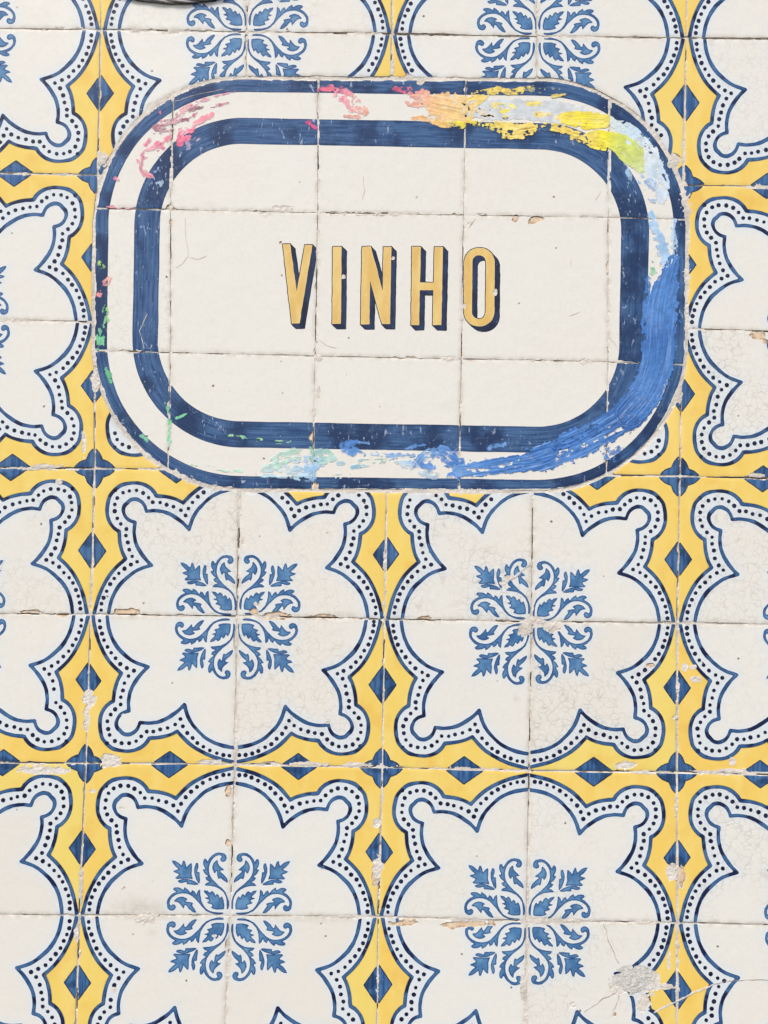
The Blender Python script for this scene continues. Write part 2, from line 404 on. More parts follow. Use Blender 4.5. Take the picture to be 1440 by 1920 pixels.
# chips and lost glaze: centre, radii, what shows (b clay biscuit, m grey mortar, c cement, p white plaster)
CHIPS = [(240, 1147, 27, 7, 'b'), (63, 1148, 20, 5, 'b'), (120, 1153, 14, 3, 'b'), (475, 1147, 11, 7, 'b'), (518, 1155, 26, 8, 'b'), (607, 1156, 22, 5, 'b'), (442, 1200, 4, 19, 'b'),
 (795, 1158, 13, 4, 'b'), (340, 1154, 12, 4, 'b'), (984, 1176, 13, 15, 'm'), (1036, 1174, 21, 10, 'm'), (1001, 1163, 20, 7, 'm'), (167, 1310, 11, 17, 'p'), (208, 1426, 19, 14, 'p'), (391, 1428, 22, 4, 'p'),
 (163, 1350, 6, 22, 'p'), (577, 1433, 30, 4, 'm'), (667, 1434, 24, 5, 'm'), (505, 1432, 18, 4, 'b'), (83, 1444, 46, 8, 'p'), (428, 1482, 6, 14, 'b'), (427, 1580, 5, 7, 'b'), (272, 1722, 20, 9, 'm'),
 (143, 1750, 4, 12, 'p'), (425, 1768, 4, 10, 'b'), (707, 1543, 7, 9, 'p'), (708, 1626, 10, 18, 'p'), (703, 1646, 6, 14, 'b'), (757, 1731, 26, 6, 'b'), (880, 1732, 46, 6, 'b'), (850, 1735, 14, 8, 'b'),
 (653, 1719, 34, 4, 'm'), (1259, 1634, 9, 18, 'p'), (1278, 1644, 7, 19, 'b'), (1191, 1837, 40, 26, 'c'), (1158, 1850, 16, 18, 'p'), (1222, 1842, 16, 22, 'p'), (1207, 1880, 14, 20, 'p'), (1152, 1902, 5, 5, 'b'), (1073, 1886, 8, 6, 'p'), (1251, 1850, 16, 5, 'p'),
 (981, 1855, 6, 26, 'm'), (1015, 1727, 27, 7, 'm'), (1070, 1726, 22, 4, 'm'), (1173, 1434, 19, 8, 'p'), (1373, 1427, 6, 6, 'p'), (1220, 1247, 9, 5, 'b'), (1305, 1273, 9, 6, 'p'), (1300, 1252, 6, 5, 'p'),
 (193, 298, 7, 13, 'm'), (1263, 305, 13, 14, 'm'), (1266, 297, 9, 6, 'b'), (1283, 343, 7, 5, 'b'), (1423, 629, 14, 7, 'b'), (1003, 413, 16, 6, 'b'), (532, 390, 19, 5, 'p'), (716, 403, 6, 3, 'b'),
 (1434, 640, 5, 6, 'b'), (966, 410, 6, 7, 'b'), (883, 420, 6, 7, 'p'), (597, 737, 5, 12, 'm'), (843, 673, 17, 5, 'm'), (1097, 679, 10, 7, 'p'), (591, 911, 8, 7, 'b'), (584, 818, 4, 9, 'b'), (767, 144, 10, 7, 'b'),
 (788, 154, 10, 5, 'b'), (178, 715, 7, 22, 'm'), (1274, 740, 6, 14, 'm'), (158, 830, 4, 26, 'p'), (320, 388, 8, 5, 'b'), (497, 403, 10, 4, 'p'), (598, 672, 8, 7, 'm'), (1284, 1250, 6, 10, 'p'),
 (644, 519, 5, 4, 'p'), (737, 484, 3, 3, 'p'), (929, 548, 4, 6, 'p'), (871, 574, 4, 5, 'p'), (527, 455, 3, 4, 'b'), (487, 1134, 3, 3, 'p'), (479, 1132, 3, 3, 'p'), (958, 1084, 11, 4, 'p'), (945, 1094, 7, 4, 'p'),
 (1036, 1213, 3, 3, 'p'), (108, 1305, 2, 2, 'p'), (230, 1340, 3, 3, 'p'), (1265, 1345, 4, 3, 'p'), (230, 1665, 4, 4, 'p'), (212, 1856, 4, 4, 'p'), (402, 1754, 5, 4, 'p'), (176, 1483, 8, 3, 'p'), (227, 1516, 5, 3, 'p'),
 (1254, 1800, 3, 18, 'p'), (615, 1352, 4, 4, 'p'), (1270, 1285, 4, 6, 'p'), (1372, 1446, 26, 4, 'm'), (1420, 891, 14, 4, 'm'), (88, 874, 24, 4, 'm'), (110, 903, 5, 4, 'p'), (457, 1015, 5, 6, 'p'), (442, 1345, 3, 9, 'b')]
CN = Noise(77)
def chip_field(X, Y, pad=0.0, only=None):
    F = np.full(X.shape, 99.0)
    x0, x1, y0, y1 = X.min(), X.max(), Y.min(), Y.max()
    for k, (cx, cy, rx, ry, kind) in enumerate(CHIPS):
        if only is not None and kind not in only: continue
        if cx + rx + 6 < x0 or cx - rx - 6 > x1 or cy + ry + 6 < y0 or cy - ry - 6 > y1: continue
        e = np.hypot((X - cx) / (rx + pad), (Y - cy) / (ry + pad))
        n = CN.fbm(X / 8.0 + k * 3.1, Y / 6.0, 5)
        F = np.minimum(F, (e - 1 + (0.38 if kind == 'c' else 0.75) * n) * min(rx, ry))
    return F

# ------------------------------------------------------------------ the painted quarter pattern, in tile units (a, b) from the flower corner to the yellow corner
def Q(P):       # traced positions -> tile units
    out = []
    for x, y in P:
        t = (y - 60) / 1250.0; a = ((1372 - 14 * t) - x) / (1237 + 18 * t); b = (y - (67 - 13 * a)) / 1253.0
        out.append((a, b))
    return np.array(out)
def mirror_join(P):
    P = np.asarray(P); return np.concatenate([P, P[::-1, ::-1]])
def corners(*runs):
    return np.concatenate([spline(r) for r in runs])
in1 = Q([(283, 62), (290, 120), (305, 190), (330, 255), (365, 315), (410, 365), (465, 415), (530, 455), (628, 489)])
in2 = Q([(628, 489), (575, 540), (530, 600), (495, 660), (475, 720), (466, 790), (470, 857)])
in3 = Q([(470, 857), (425, 873), (388, 903), (366, 950), (371, 995), (401, 1029)])
INNER = mirror_join(np.concatenate([[(in1[0, 0] + 0.003, -0.08)], corners(in1, in2, in3)]))
ou1 = Q([(163, 65), (180, 150), (200, 230), (235, 320), (280, 405), (335, 475), (405, 541)])
ou2 = Q([(405, 541), (375, 600), (352, 680), (340, 775)])
ou3 = Q([(340, 775), (300, 800), (257, 850), (231, 920), (229, 1000), (246, 1080), (281, 1130)])
OUTER = mirror_join(np.concatenate([[(0.979, -0.08)], corners(ou1, ou2, ou3)]))
DOTS = Q([(214, 68), (217, 100), (220, 152), (236, 206), (255, 262), (283, 318), (314, 368), (354, 412), (397, 460), (451, 495), (507, 518), (463, 562), (433, 622), (419, 685), (401, 743), (397, 800), (352, 842),
          (315, 888), (292, 945), (293, 1007), (310, 1062)])
DOTS = np.concatenate([DOTS, DOTS[:, ::-1], [(0.862 * 0.993, 0.862 * 0.993)]])
def FL(P):      # flower trace -> tile units
    return np.array([((1382 - x) / 3168.0, (y - 58) / 3226.0) for x, y in P])
SCROLL = FL([(1315, 195), (1345, 215), (1358, 290), (1352, 370), (1320, 470), (1275, 570), (1200, 650), (1100, 730), (1030, 800), (975, 860), (935, 930), (912, 1010), (910, 1090), (925, 1170), (955, 1240), (1000, 1305),
             (1060, 1345), (1120, 1358), (1168, 1342), (1172, 1312), (1145, 1280), (1152, 1235), (1200, 1213), (1252, 1235), (1277, 1290), (1264, 1350), (1220, 1395), (1120, 1414), (1040, 1397), (970, 1347), (920, 1290), (888, 1228),
             (868, 1208), (862, 1250), (825, 1284), (795, 1252), (788, 1190), (800, 1130), (840, 1060), (783, 1044), (800, 1010), (835, 960), (905, 904), (870, 885), (842, 874), (875, 820), (945, 784), (870, 760), (830, 713),
             (860, 705), (950, 700), (1060, 680), (1160, 630), (1240, 560), (1285, 480), (1305, 400), (1312, 300)])
LEAFLET = FL([(1310, 770), (1316, 810), (1290, 870), (1240, 930), (1160, 995), (1150, 1025), (1190, 1035), (1234, 1045), (1200, 1070), (1130, 1130), (1095, 1175), (1085, 1254), (1065, 1250), (1010, 1190), (985, 1110), (990, 1050),
              (1020, 980), (1045, 973), (1065, 1018), (1085, 1010), (1095, 920), (1110, 865), (1130, 848), (1145, 872), (1165, 870), (1230, 820)])
HEART = FL([(978, 235), (1010, 215), (1100, 193), (1230, 198), (1256, 212), (1260, 290), (1242, 400), (1202, 478), (1180, 460), (1156, 432), (1140, 490), (1106, 531), (1085, 510), (1062, 484), (1040, 545), (1000, 588), (975, 580),
            (942, 550), (900, 592), (816, 608), (835, 560), (895, 498), (925, 458), (848, 440), (870, 425), (938, 403), (940, 375), (898, 345), (920, 325), (1004, 300), (1012, 270)])
BUD = FL([(582, 843), (550, 950), (557, 1050), (552, 1172), (535, 1182), (490, 1140), (440, 1080), (435, 1130), (410, 1202), (385, 1236), (365, 1227), (340, 1124), (250, 1202), (190, 1232), (124, 1238), (150, 1180), (210, 1110),
          (282, 1055), (240, 1040), (162, 1015), (195, 985), (292, 948), (270, 910), (216, 868), (250, 843), (330, 847), (450, 855)])
SIDE2 = FL([(726, 752), (732, 830), (722, 900), (720, 985), (705, 994), (670, 990), (672, 1020), (692, 1090), (690, 1150), (665, 1188), (640, 1178), (610, 1080), (608, 1000), (630, 910), (665, 820), (705, 758)])
mir = lambda P: P[:, ::-1]
LEAVES = [('scroll_leaf', SCROLL), ('scroll_leaf', mir(SCROLL)), ('leaflet', LEAFLET), ('leaflet', mir(LEAFLET)), ('side_leaf', mir(SIDE2)), ('side_leaf', SIDE2), ('heart_leaf', HEART), ('palmette', BUD)]
DIAM = np.array([(1.0 - 0.096, 0.437), (1.0, 0.300), (1.096, 0.437), (1.0, 0.572)])
PET = np.array([(1.0, 0.856), (0.978, 0.874), (0.957, 0.898), (0.943, 0.930), (0.940, 0.940), (0.926, 0.944), (0.896, 0.957), (0.872, 0.977), (0.852, 1.0), (0.9, 1.1), (1.1, 1.1), (1.1, 0.9)])

def grid_ab(n, a0=-0.05, a1=1.05, b0=-0.05, b1=1.05):
    a = np.linspace(a0, a1, max(3, int(n * (a1 - a0)))); b = np.linspace(b0, b1, max(3, int(n * (b1 - b0))))
    return np.meshgrid(a, b)
PIECES = []     # (name, A, B, field, depth scale, material, layer mm)
def piece(name, n, fn, mat, layer, soft, box=None):
    A, B = grid_ab(n, *(box or (-0.05, 1.05, -0.05, 1.05)))
    PIECES.append((name, A, B, fn(A, B), mat, layer, soft))
WN = Noise(21)
ORING = np.concatenate([OUTER, [(-0.2, 0.979), (-0.2, -0.2), (0.979, -0.2)]])
piece('yellow_ground', 96, lambda A, B: -poly_sd(A, B, ORING), 'yellow', 0.04, 0.028)
piece('border_line', 190, lambda A, B: 0.0122 + 0.0022 * WN.fbm(A * 16, B * 16, 2) - seg_dist(A, B, OUTER)[0], 'line', 0.08, 0.009)
piece('border_line', 190, lambda A, B: 0.0126 + 0.0024 * WN.fbm(A * 16 + 40, B * 16, 2) - seg_dist(A, B, INNER)[0], 'line', 0.08, 0.009)
piece('diamond', 150, lambda A, B: poly_sd(A, B, DIAM), 'diamond', 0.08, 0.012, (0.88, 1.05, 0.27, 0.6))
piece('diamond', 150, lambda A, B: poly_sd(A, B, mir(DIAM)), 'diamond', 0.08, 0.012, (0.27, 0.6, 0.88, 1.05))
piece('corner_petal', 150, lambda A, B: poly_sd(A, B, PET), 'diamond', 0.08, 0.012, (0.83, 1.05, 0.83, 1.05))
for nm, P in LEAVES:
    lo, hi = P.min(0) - 0.02, P.max(0) + 0.02
    piece(nm, 265, (lambda P: lambda A, B: poly_sd(A, B, P) + 0.0007)(P), 'leaf', 0.08, 0.013, (lo[0], hi[0], lo[1], hi[1]))
GA, GB = grid_ab(84, -0.02, 1.02, -0.02, 1.02)
_din = seg_dist(GA, GB, INNER)[0]; _dou = seg_dist(GA, GB, OUTER)[0]
_io = poly_sd(GA, GB, ORING); _ii = poly_sd(GA, GB, np.concatenate([INNER, [(-0.2, 0.88), (-0.2, -0.2), (0.88, -0.2)]]))
_lf = np.full(GA.shape, -1.0)
for nm, P in LEAVES: _lf = np.maximum(_lf, poly_sd(GA, GB, P))
GT = np.clip(np.maximum(np.maximum(np.exp(-np.maximum(_din - 0.006, 0) / 0.022), ((_io > 0) & (_ii < 0)) * 0.85), np.exp(np.minimum(_lf, 0) / 0.022) * 0.85), 0, 1)

TN = Noise(33)
class Tile:
    """one square tile: maps tile units to measured positions and knows its broken outline."""
    def __init__(s, quad, seed, clip=None, joint=1.5, tilt=0.25):
        s.q = np.array(quad, float)           # corners at (a,b) = 00, 10, 11, 01
        s.rs = np.random.RandomState(seed); s.clip = clip; s.j = joint + s.rs.uniform(-0.2, 0.6, 4); s.seed = seed
        s.W = np.hypot(*(s.q[1] - s.q[0])); s.H = np.hypot(*(s.q[3] - s.q[0]))
        s.t = s.rs.uniform(-tilt, tilt, 3); s.nick = []
        for k in range(14):
            e = s.rs.randint(4); u = s.rs.rand(); r = s.rs.uniform(1.2, 4.2) ** 1.0
            p = [(u, 0), (u, 1), (0, u), (1, u)][e]
            x, y = s.xy(np.array(p[0], float), np.array(p[1], float)); s.nick.append((float(x), float(y), r * s.rs.uniform(0.8, 2.6), r) if e < 2 else (float(x), float(y), r, r * s.rs.uniform(0.8, 2.6)))
        self_c = s.q.mean(0); wx, wz = wall_xy(*self_c); s.loc = (float(wx), 0.0, float(wz))
    def xy(s, A, B):
        q = s.q
        f = lambda k: q[0, k] * (1 - A) * (1 - B) + q[1, k] * A * (1 - B) + q[2, k] * A * B + q[3, k] * (1 - A) * B
        return f(0), f(1)
    def edge(s, A, B, X, Y):
        n = TN.fbm(X / 14.0, Y / 14.0 + s.seed, 3) * 0.9 + TN.fbm(X / 60.0 + 7, Y / 60.0, 2) * 1.1
        d = np.minimum(np.minimum(A * s.W - s.j[0], (1 - A) * s.W - s.j[1]), np.minimum(B * s.H - s.j[2], (1 - B) * s.H - s.j[3])) + n
        if s.clip is not None: d = np.minimum(d, s.clip(X, Y) + n * 0.7)
        return d
    def glaze(s, A, B, X, Y):
        d = s.edge(A, B, X, Y); F = np.minimum(d, chip_field(X, Y))
        for x, y, rx, ry in s.nick:
            F = np.minimum(F, (np.hypot((X - x) / rx, (Y - y) / ry) - 1) * min(rx, ry) + TN(X / 3, Y / 3) * 0.8)
        return F, d
    def height(s, A, B, d):
        e = np.clip(1 - d / 4.5, 0, 1)
        return s.t[0] + s.t[1] * (A - 0.5) + s.t[2] * (B - 0.5) - 0.22 * e * e

STAINS = [(262, 1702, 46, 16, 0.55), (283, 1748, 9, 7, 0.3), (392, 383, 10, 5, 0.25), (600, 1722, 60, 7, 0.3), (1030, 1720, 50, 8, 0.35), (968, 1310, 5, 6, 0.35), (640, 1150, 40, 5, 0.25), (840, 762, 22, 9, 0.14), (250, 1158, 60, 4, 0.25)]
def stain_field(X, Y):
    v = np.zeros(X.shape)
    for cx, cy, rx, ry, a in STAINS: v = np.maximum(v, a * np.exp(-((X - cx) / rx) ** 2 - ((Y - cy) / ry) ** 2))
    return v
def build_tile_body(T, parent, craze, tone, label=None):
    q0, q1 = T.q.min(0) - 4, T.q.max(0) + 4
    broken = any(k_ == 'b' and q0[0] < x < q1[0] and q0[1] < y < q1[1] for x, y, rx, ry, k_ in CHIPS)
    A, B = grid_ab(62 if broken else 36, -0.03, 1.03, -0.03, 1.03); X, Y = T.xy(A, B)
    d = T.edge(A, B, X, Y)
    me = field_mesh(d - 0.6, X, Y, T.height(A, B, d * 0 + 9) - 0.75 + 0.3 * TN.fbm(X / 12, Y / 12), T.loc, dict(dirt_shade=np.exp(-np.abs(chip_field(X, Y)) / 1.6)), 8.0)
    if me is None: return None
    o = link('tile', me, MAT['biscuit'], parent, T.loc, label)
    X, Y = T.xy(GA, GB); F, d = T.glaze(GA, GB, X, Y)
    g = field_mesh(F, X, Y, T.height(GA, GB, d), T.loc, dict(tint=T.tint, craze=np.full(GA.shape, craze), tone=np.full(GA.shape, tone), rim=np.clip(1 - d / 11, 0, 1) ** 2, stain=stain_field(X, Y)), 0.55)
    if g: link('glaze', g, MAT['glaze'], o, T.loc)
    return o

# ------------------------------------------------------------------ the tiled wall
def strip(lines, width, seed, gapthr, wloc, depth=(-1.3, 0.0)):
    """mortar laid along joint lines: a strip with a rough, here and there open, surface."""
    n = Noise(seed); V, P, G = [], [], []; base = 0
    offs = np.array([-1, -0.55, -0.2, 0, 0.2, 0.55, 1.0])
    for L in lines:
        L = np.array(L, float); seg = np.hypot(*np.diff(L, axis=0).T); s = np.concatenate([[0], np.cumsum(seg)]); m_ = max(4, int(s[-1] / 1.6))
        q = np.linspace(0, s[-1], m_); cx = np.interp(q, s, L[:, 0]); cy = np.interp(q, s, L[:, 1])
        tx, ty = np.gradient(cx), np.gradient(cy); l = np.hypot(tx, ty); nx, ny = -ty / l, tx / l
        w = width * (0.9 + 0.25 * n.fbm(q / 30, q * 0 + 2)); X = cx[:, None] + nx[:, None] * w[:, None] * offs; Y = cy[:, None] + ny[:, None] * w[:, None] * offs
        hb = depth[0] + (depth[1] - depth[0]) * np.clip(0.5 + 0.9 * n.fbm(q / 70, q * 0 + 11), 0, 1)
        h = hb[:, None] + 0.45 * n.fbm(X / 5, Y / 5, 3)
        op = np.clip((n.fbm(q / 38, q * 0 + 31, 3) - gapthr) / 0.12, 0, 1)
        wob = 0.35 * n.fbm(q / 16, q * 0 + 51); prof = np.clip(1 - np.abs(offs[None] - wob[:, None]) / 0.28, 0, 1)
        gap = op[:, None] * prof; h = h - 4.5 * gap
        wx, wz = wall_xy(X, Y); V.append(np.stack([wx, -h / 1000, wz], -1).reshape(-1, 3) - np.array(wloc)); G.append(gap.ravel())
        i = np.arange(m_ - 1)[:, None] * 7 + np.arange(6)[None] + base
        quad = np.stack([i, i + 1, i + 8, i + 7], -1).reshape(-1, 4)
        a, b, c = V[-1][0], V[-1][1], V[-1][7]
        if np.cross(b - a, c - a)[1] < 0: quad = quad
        else: quad = quad[:, ::-1]
        P.append(quad); base += m_ * 7
    return mesh_from(np.concatenate(V), P, dict(gap=np.concatenate(G)))

wall = thing('tiled_wall', 'wall of old cream tiles painted with blue flowers and yellow borders, round the oval sign', 'wall', (0.0, 0.0, -0.75))
bv = np.array([(x, y, z) for x in (-1.5, 1.5) for y in (0.0065, 0.12) for z in (-1.4, 1.4)], float) - np.array([0, 0, -0.75])
bq = np.array([(0, 1, 5, 4), (2, 6, 7, 3), (0, 2, 3, 1), (4, 5, 7, 6), (0, 4, 6, 2), (1, 3, 7, 5)])
link('backing', mesh_from(bv, [bq[:, ::-1]], None, False), MAT['plaster'], wall, (0, 0, 0) if False else (0.0, 0.0, -0.75))

clip_wall = lambda X, Y: -sign_outline(X, Y) - 6.5 - 2.0 * TN.fbm(X / 40, Y / 40, 2)
CRAZE = {(5, 3): 1.0, (5, 4): 0.75, (1, 4): 0.75, (0, 4): 0.6, (3, 4): 1.0, (4, 5): 1.0, (5, 6): 0.9, (4, 6): 0.6, (2, 5): 0.7, (2, 4): 0.45, (5, 1): 0.5, (4, 4): 0.35, (1, 0): 0.5, (2, 0): 0.6, (4, 7): 0.6, (5, 5): 0.25, (3, 6): 0.3}
TONE = {(4, 5): 1.0, (0, 6): 1.0, (2, 7): 0.9}
DROP = {(4, 7): None}
for r in range(8):
    for c in range(6):
        fa, fb = (c % 2 == 0), (r % 2 == 1)          # flower corner on the left / at the top
        ca, cb = (c, c + 1) if fa else (c + 1, c); ra, rb = (r, r + 1) if fb else (r + 1, r)
        T = Tile([XC[ra][ca], XC[ra][cb], XC[rb][cb], XC[rb][ca]], 100 + r * 10 + c, clip_wall)
        T.tint = GT
        tone = TONE.get((c, r), T.rs.uniform(0, 0.55))
        lab = {(4, 7): 'tile broken open round a grey cement patch'}.get((c, r))
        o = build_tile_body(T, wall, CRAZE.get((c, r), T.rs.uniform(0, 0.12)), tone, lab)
        if o is None: continue
        ink = T.rs.uniform(0, 1) ** 1.5; da, db = T.rs.uniform(-0.008, 0.008, 2); pn = Noise(500 + r * 10 + c)
        for nm, A, B, F, mat, layer, soft in PIECES:
            A2 = A + da + 0.0035 * pn.fbm(A * 3, B * 3, 2); B2 = B + db + 0.0035 * pn.fbm(A * 3 + 9, B * 3, 2)
            X, Y = T.xy(A2, B2); G, d = T.glaze(A2, B2, X, Y)
            Fp = np.minimum((F + 0.0012 * pn.fbm(A * 40, B * 40, 2)) * T.W, G - 0.15)
            at = dict(depth=np.clip(F / soft, 0, 1), ink=np.full(A.shape, ink))
            if mat == 'yellow': at['tone'] = np.full(A.shape, tone if (c, r) in TONE else tone * 1.1)
            me = field_mesh(Fp, X, Y, T.height(A2, B2, d) + layer, T.loc, at)
            if me: link(nm, me, MAT[mat], o, T.loc)
        # the row of dark beads between the two lines
        V, P = [], []; k = 9; ring = np.linspace(0, 2 * math.pi, k, endpoint=False)
        for i, (a, b) in enumerate(DOTS):
            a = a + da + T.rs.uniform(-0.0028, 0.0028); b = b + db + T.rs.uniform(-0.0028, 0.0028); rr = 0.0134 * T.rs.uniform(0.86, 1.14)
            ph = T.rs.rand(k) * 0.12 + 1
            a_ = np.append(a + rr * np.cos(ring) * ph, a); b_ = np.append(b + rr * np.sin(ring) * ph, b)
            X, Y = T.xy(a_, b_); G, d = T.glaze(a_, b_, X, Y)
            if (G < 0.1).any(): continue
            wx, wz = wall_xy(X, Y); h = T.height(a_, b_, d) + 0.08; j = len(V) * (k + 1)
            V.append(np.stack([wx, -h / 1000, wz], 1) - np.array(T.loc))
            tri = [(j + k, j + q, j + (q + 1) % k) for q in range(k)]
            if fa != fb: tri = [t_[::-1] for t_ in tri]
            P += [t_[::-1] for t_ in tri]
        if V:
            V = np.concatenate(V); dep = np.tile(np.append(np.zeros(k), 1.0), len(V) // (k + 1))
            link('bead_row', mesh_from(V, [np.array(P)], dict(depth=dep)), MAT['dot'], o, T.loc, None, 'stuff')

def outside_sign(L, pad=9):
    """the stretches of a joint line that lie off the sign."""
    L = np.array(L, float); seg = np.hypot(*np.diff(L, axis=0).T); s = np.concatenate([[0], np.cumsum(seg)])
    q = np.linspace(0, s[-1], int(s[-1] / 2)); p = np.stack([np.interp(q, s, L[:, 0]), np.interp(q, s, L[:, 1])], 1)
    ok = sign_outline(p[:, 0], p[:, 1]) < -pad; out = []; run = []
    for a, b in zip(ok, p):
        if a: run.append(b)
        elif len(run) > 4: out.append(run); run = []
        else: run = []
    if len(run) > 4: out.append(run)
    return out
WL = (0.0, 0.0, -0.75)
for r in range(9):
    for q, L in enumerate(outside_sign(XC[r])): link('mortar_joint', strip([L], 5.2, 300 + r + 20 * q, 0.10, WL), MAT['mortar'], wall, WL)
for c in range(7):
    for q, L in enumerate(outside_sign([XC[r][c] for r in range(9)])): link('mortar_joint', strip([L], 5.2, 330 + c + 20 * q, 0.28, WL), MAT['mortar'], wall, WL)

# mortar, cement and plaster that fill lost glaze
def patch(cx, cy, rx, ry, kind, k, parent, wloc):
    step = 1.0 if max(rx, ry) < 30 else 1.3
    x = np.arange(cx - rx * 1.5 - 3, cx + rx * 1.5 + 3, step); y = np.arange(cy - ry * 1.5 - 3, cy + ry * 1.5 + 3, step)
    X, Y = np.meshgrid(x, y)
    e = np.hypot((X - cx) / rx, (Y - cy) / ry); n = CN.fbm(X / 8.0 + k * 3.1, Y / 6.0, 5)
    F = -(e - 1 + (0.38 if kind == 'c' else 0.75) * n) * min(rx, ry) + 1.0
    rough = CN.fbm(X / 4.0, Y / 4.0 + 50, 4)
    h = -0.15 + 0.35 * rough + (0.35 * np.clip(1 - e, 0, 1) if kind != 'p' else 0)
    if kind == 'c': h = h + 0.35 * CN.fbm(X / 2.5, Y / 2.5, 3)
    me = field_mesh(F, X, Y, h, wloc, dict(gap=np.zeros(X.shape)), 0.6)
    if me: link({'m': 'mortar_patch', 'c': 'cement_patch', 'p': 'plaster_patch'}[kind], me, MAT[{'m': 'mortar', 'c': 'cement', 'p': 'plaster'}[kind]], parent, wloc)

# ------------------------------------------------------------------ the oval sign
SW = wall_xy(731, 917); SL = (float(SW[0]), 0.0, float(SW[1]))
sign = thing('shop_sign', 'large oval tile sign reading VINHO in gold letters, framed by two dark blue bands', 'sign', SL)
for k, (cx, cy, rx, ry, kind) in enumerate(CHIPS):
    if kind == 'b': continue
    on = sign_outline(np.array(float(cx)), np.array(float(cy))) > 0
    patch(cx, cy, rx, ry, kind, k, sign if on else wall, SL if on else WL)
clip_sign = lambda X, Y: sign_outline(X, Y)
GT0 = np.zeros(GA.shape)
for r in range(3):
    for c in range(5):
        T = Tile([SX[r][c], SX[r][c + 1], SX[r + 1][c + 1], SX[r + 1][c]], 700 + r * 10 + c, clip_sign, 0.7, 0.0)
        T.t[:] = 0; T.tint = GT0
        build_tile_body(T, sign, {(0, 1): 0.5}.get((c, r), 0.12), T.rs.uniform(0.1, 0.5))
def sign_lines():
    return [[SX[r][c] for r in range(4)] for c in range(1, 5)], [SX[r] for r in (1, 2)]
SV, SH = sign_lines()
def inside_sign(L):
    L = np.array(L, float); q = np.linspace(0, 1, 400); i = np.linspace(0, 1, len(L))
    p = np.stack([np.interp(q, i, L[:, 0]), np.interp(q, i, L[:, 1])], 1); return p[sign_outline(p[:, 0], p[:, 1]) > -2]
for k, L in enumerate(SV + SH): link('mortar_joint', strip([inside_sign(L)], 4.0, 400 + k, 0.03, SL), MAT['mortar'], sign, SL)
th = []
for k in range(720):                               # the rim of the oval, walked by angle
    a = 2 * math.pi * k / 720; lo, hi = 100.0, 800.0
    for _ in range(24):
        mid = (lo + hi) / 2
        if sign_outline(np.array(731.5 + mid * math.cos(a)), np.array(533.5 + mid * math.sin(a))) > -4.0: lo = mid
        else: hi = mid
    th.append((731.5 + lo * math.cos(a), 533.5 + lo * math.sin(a)))
th.append(th[0])
link('mortar_joint', strip([th], 11.5, 450, 0.9, SL, (-0.9, -0.1)), MAT['mortar'], sign, SL, 'rim of grey mortar round the oval')

# painted bands
def sign_paint_clip(X, Y):
    d = sign_outline(X, Y) - 0.5
    for L in SV + SH: d = np.minimum(d, seg_dist(X, Y, L)[0] - 1.4)
    d = d + TN.fbm(X / 14.0, Y / 14.0, 3) * 0.9
    return d, np.minimum(d, chip_field(X, Y))
bx = np.arange(160, 1304, 1.7); by = np.arange(136, 932, 1.7); BX, BY = np.meshgrid(bx, by)
dj, clip = sign_paint_clip(BX, BY)
bh = -0.22 * np.clip(1 - dj / 4.5, 0, 1) ** 2 + 0.05
R1, s1 = rrect(BX, BY, 732, 536, 530, 360, 252, 0.0125)
R2, s2 = rrect(BX, BY, 732.5, 535, 482.5, 309, 204, 0.018)
R3, s3 = rrect(BX, BY, 730.5, 535, 432.5, 260, 153, 0.0185)
wob = 0.7 * TN.fbm(BX / 50, BY / 50, 3)
for F, s_, R, lab in ((-R1 + wob, s1, R1, 'dark blue outer band'), (np.minimum(R2 + wob, -R3 + wob), s2, R2, 'dark blue inner band')):
    me = field_mesh(np.minimum(F, clip), BX, BY, bh, SL, dict(depth=np.clip(F / 3.5, 0, 1), brush=np.stack([s_, R, R * 0], -1)))
    link('painted_band', me, MAT['band'], sign, SL, lab)

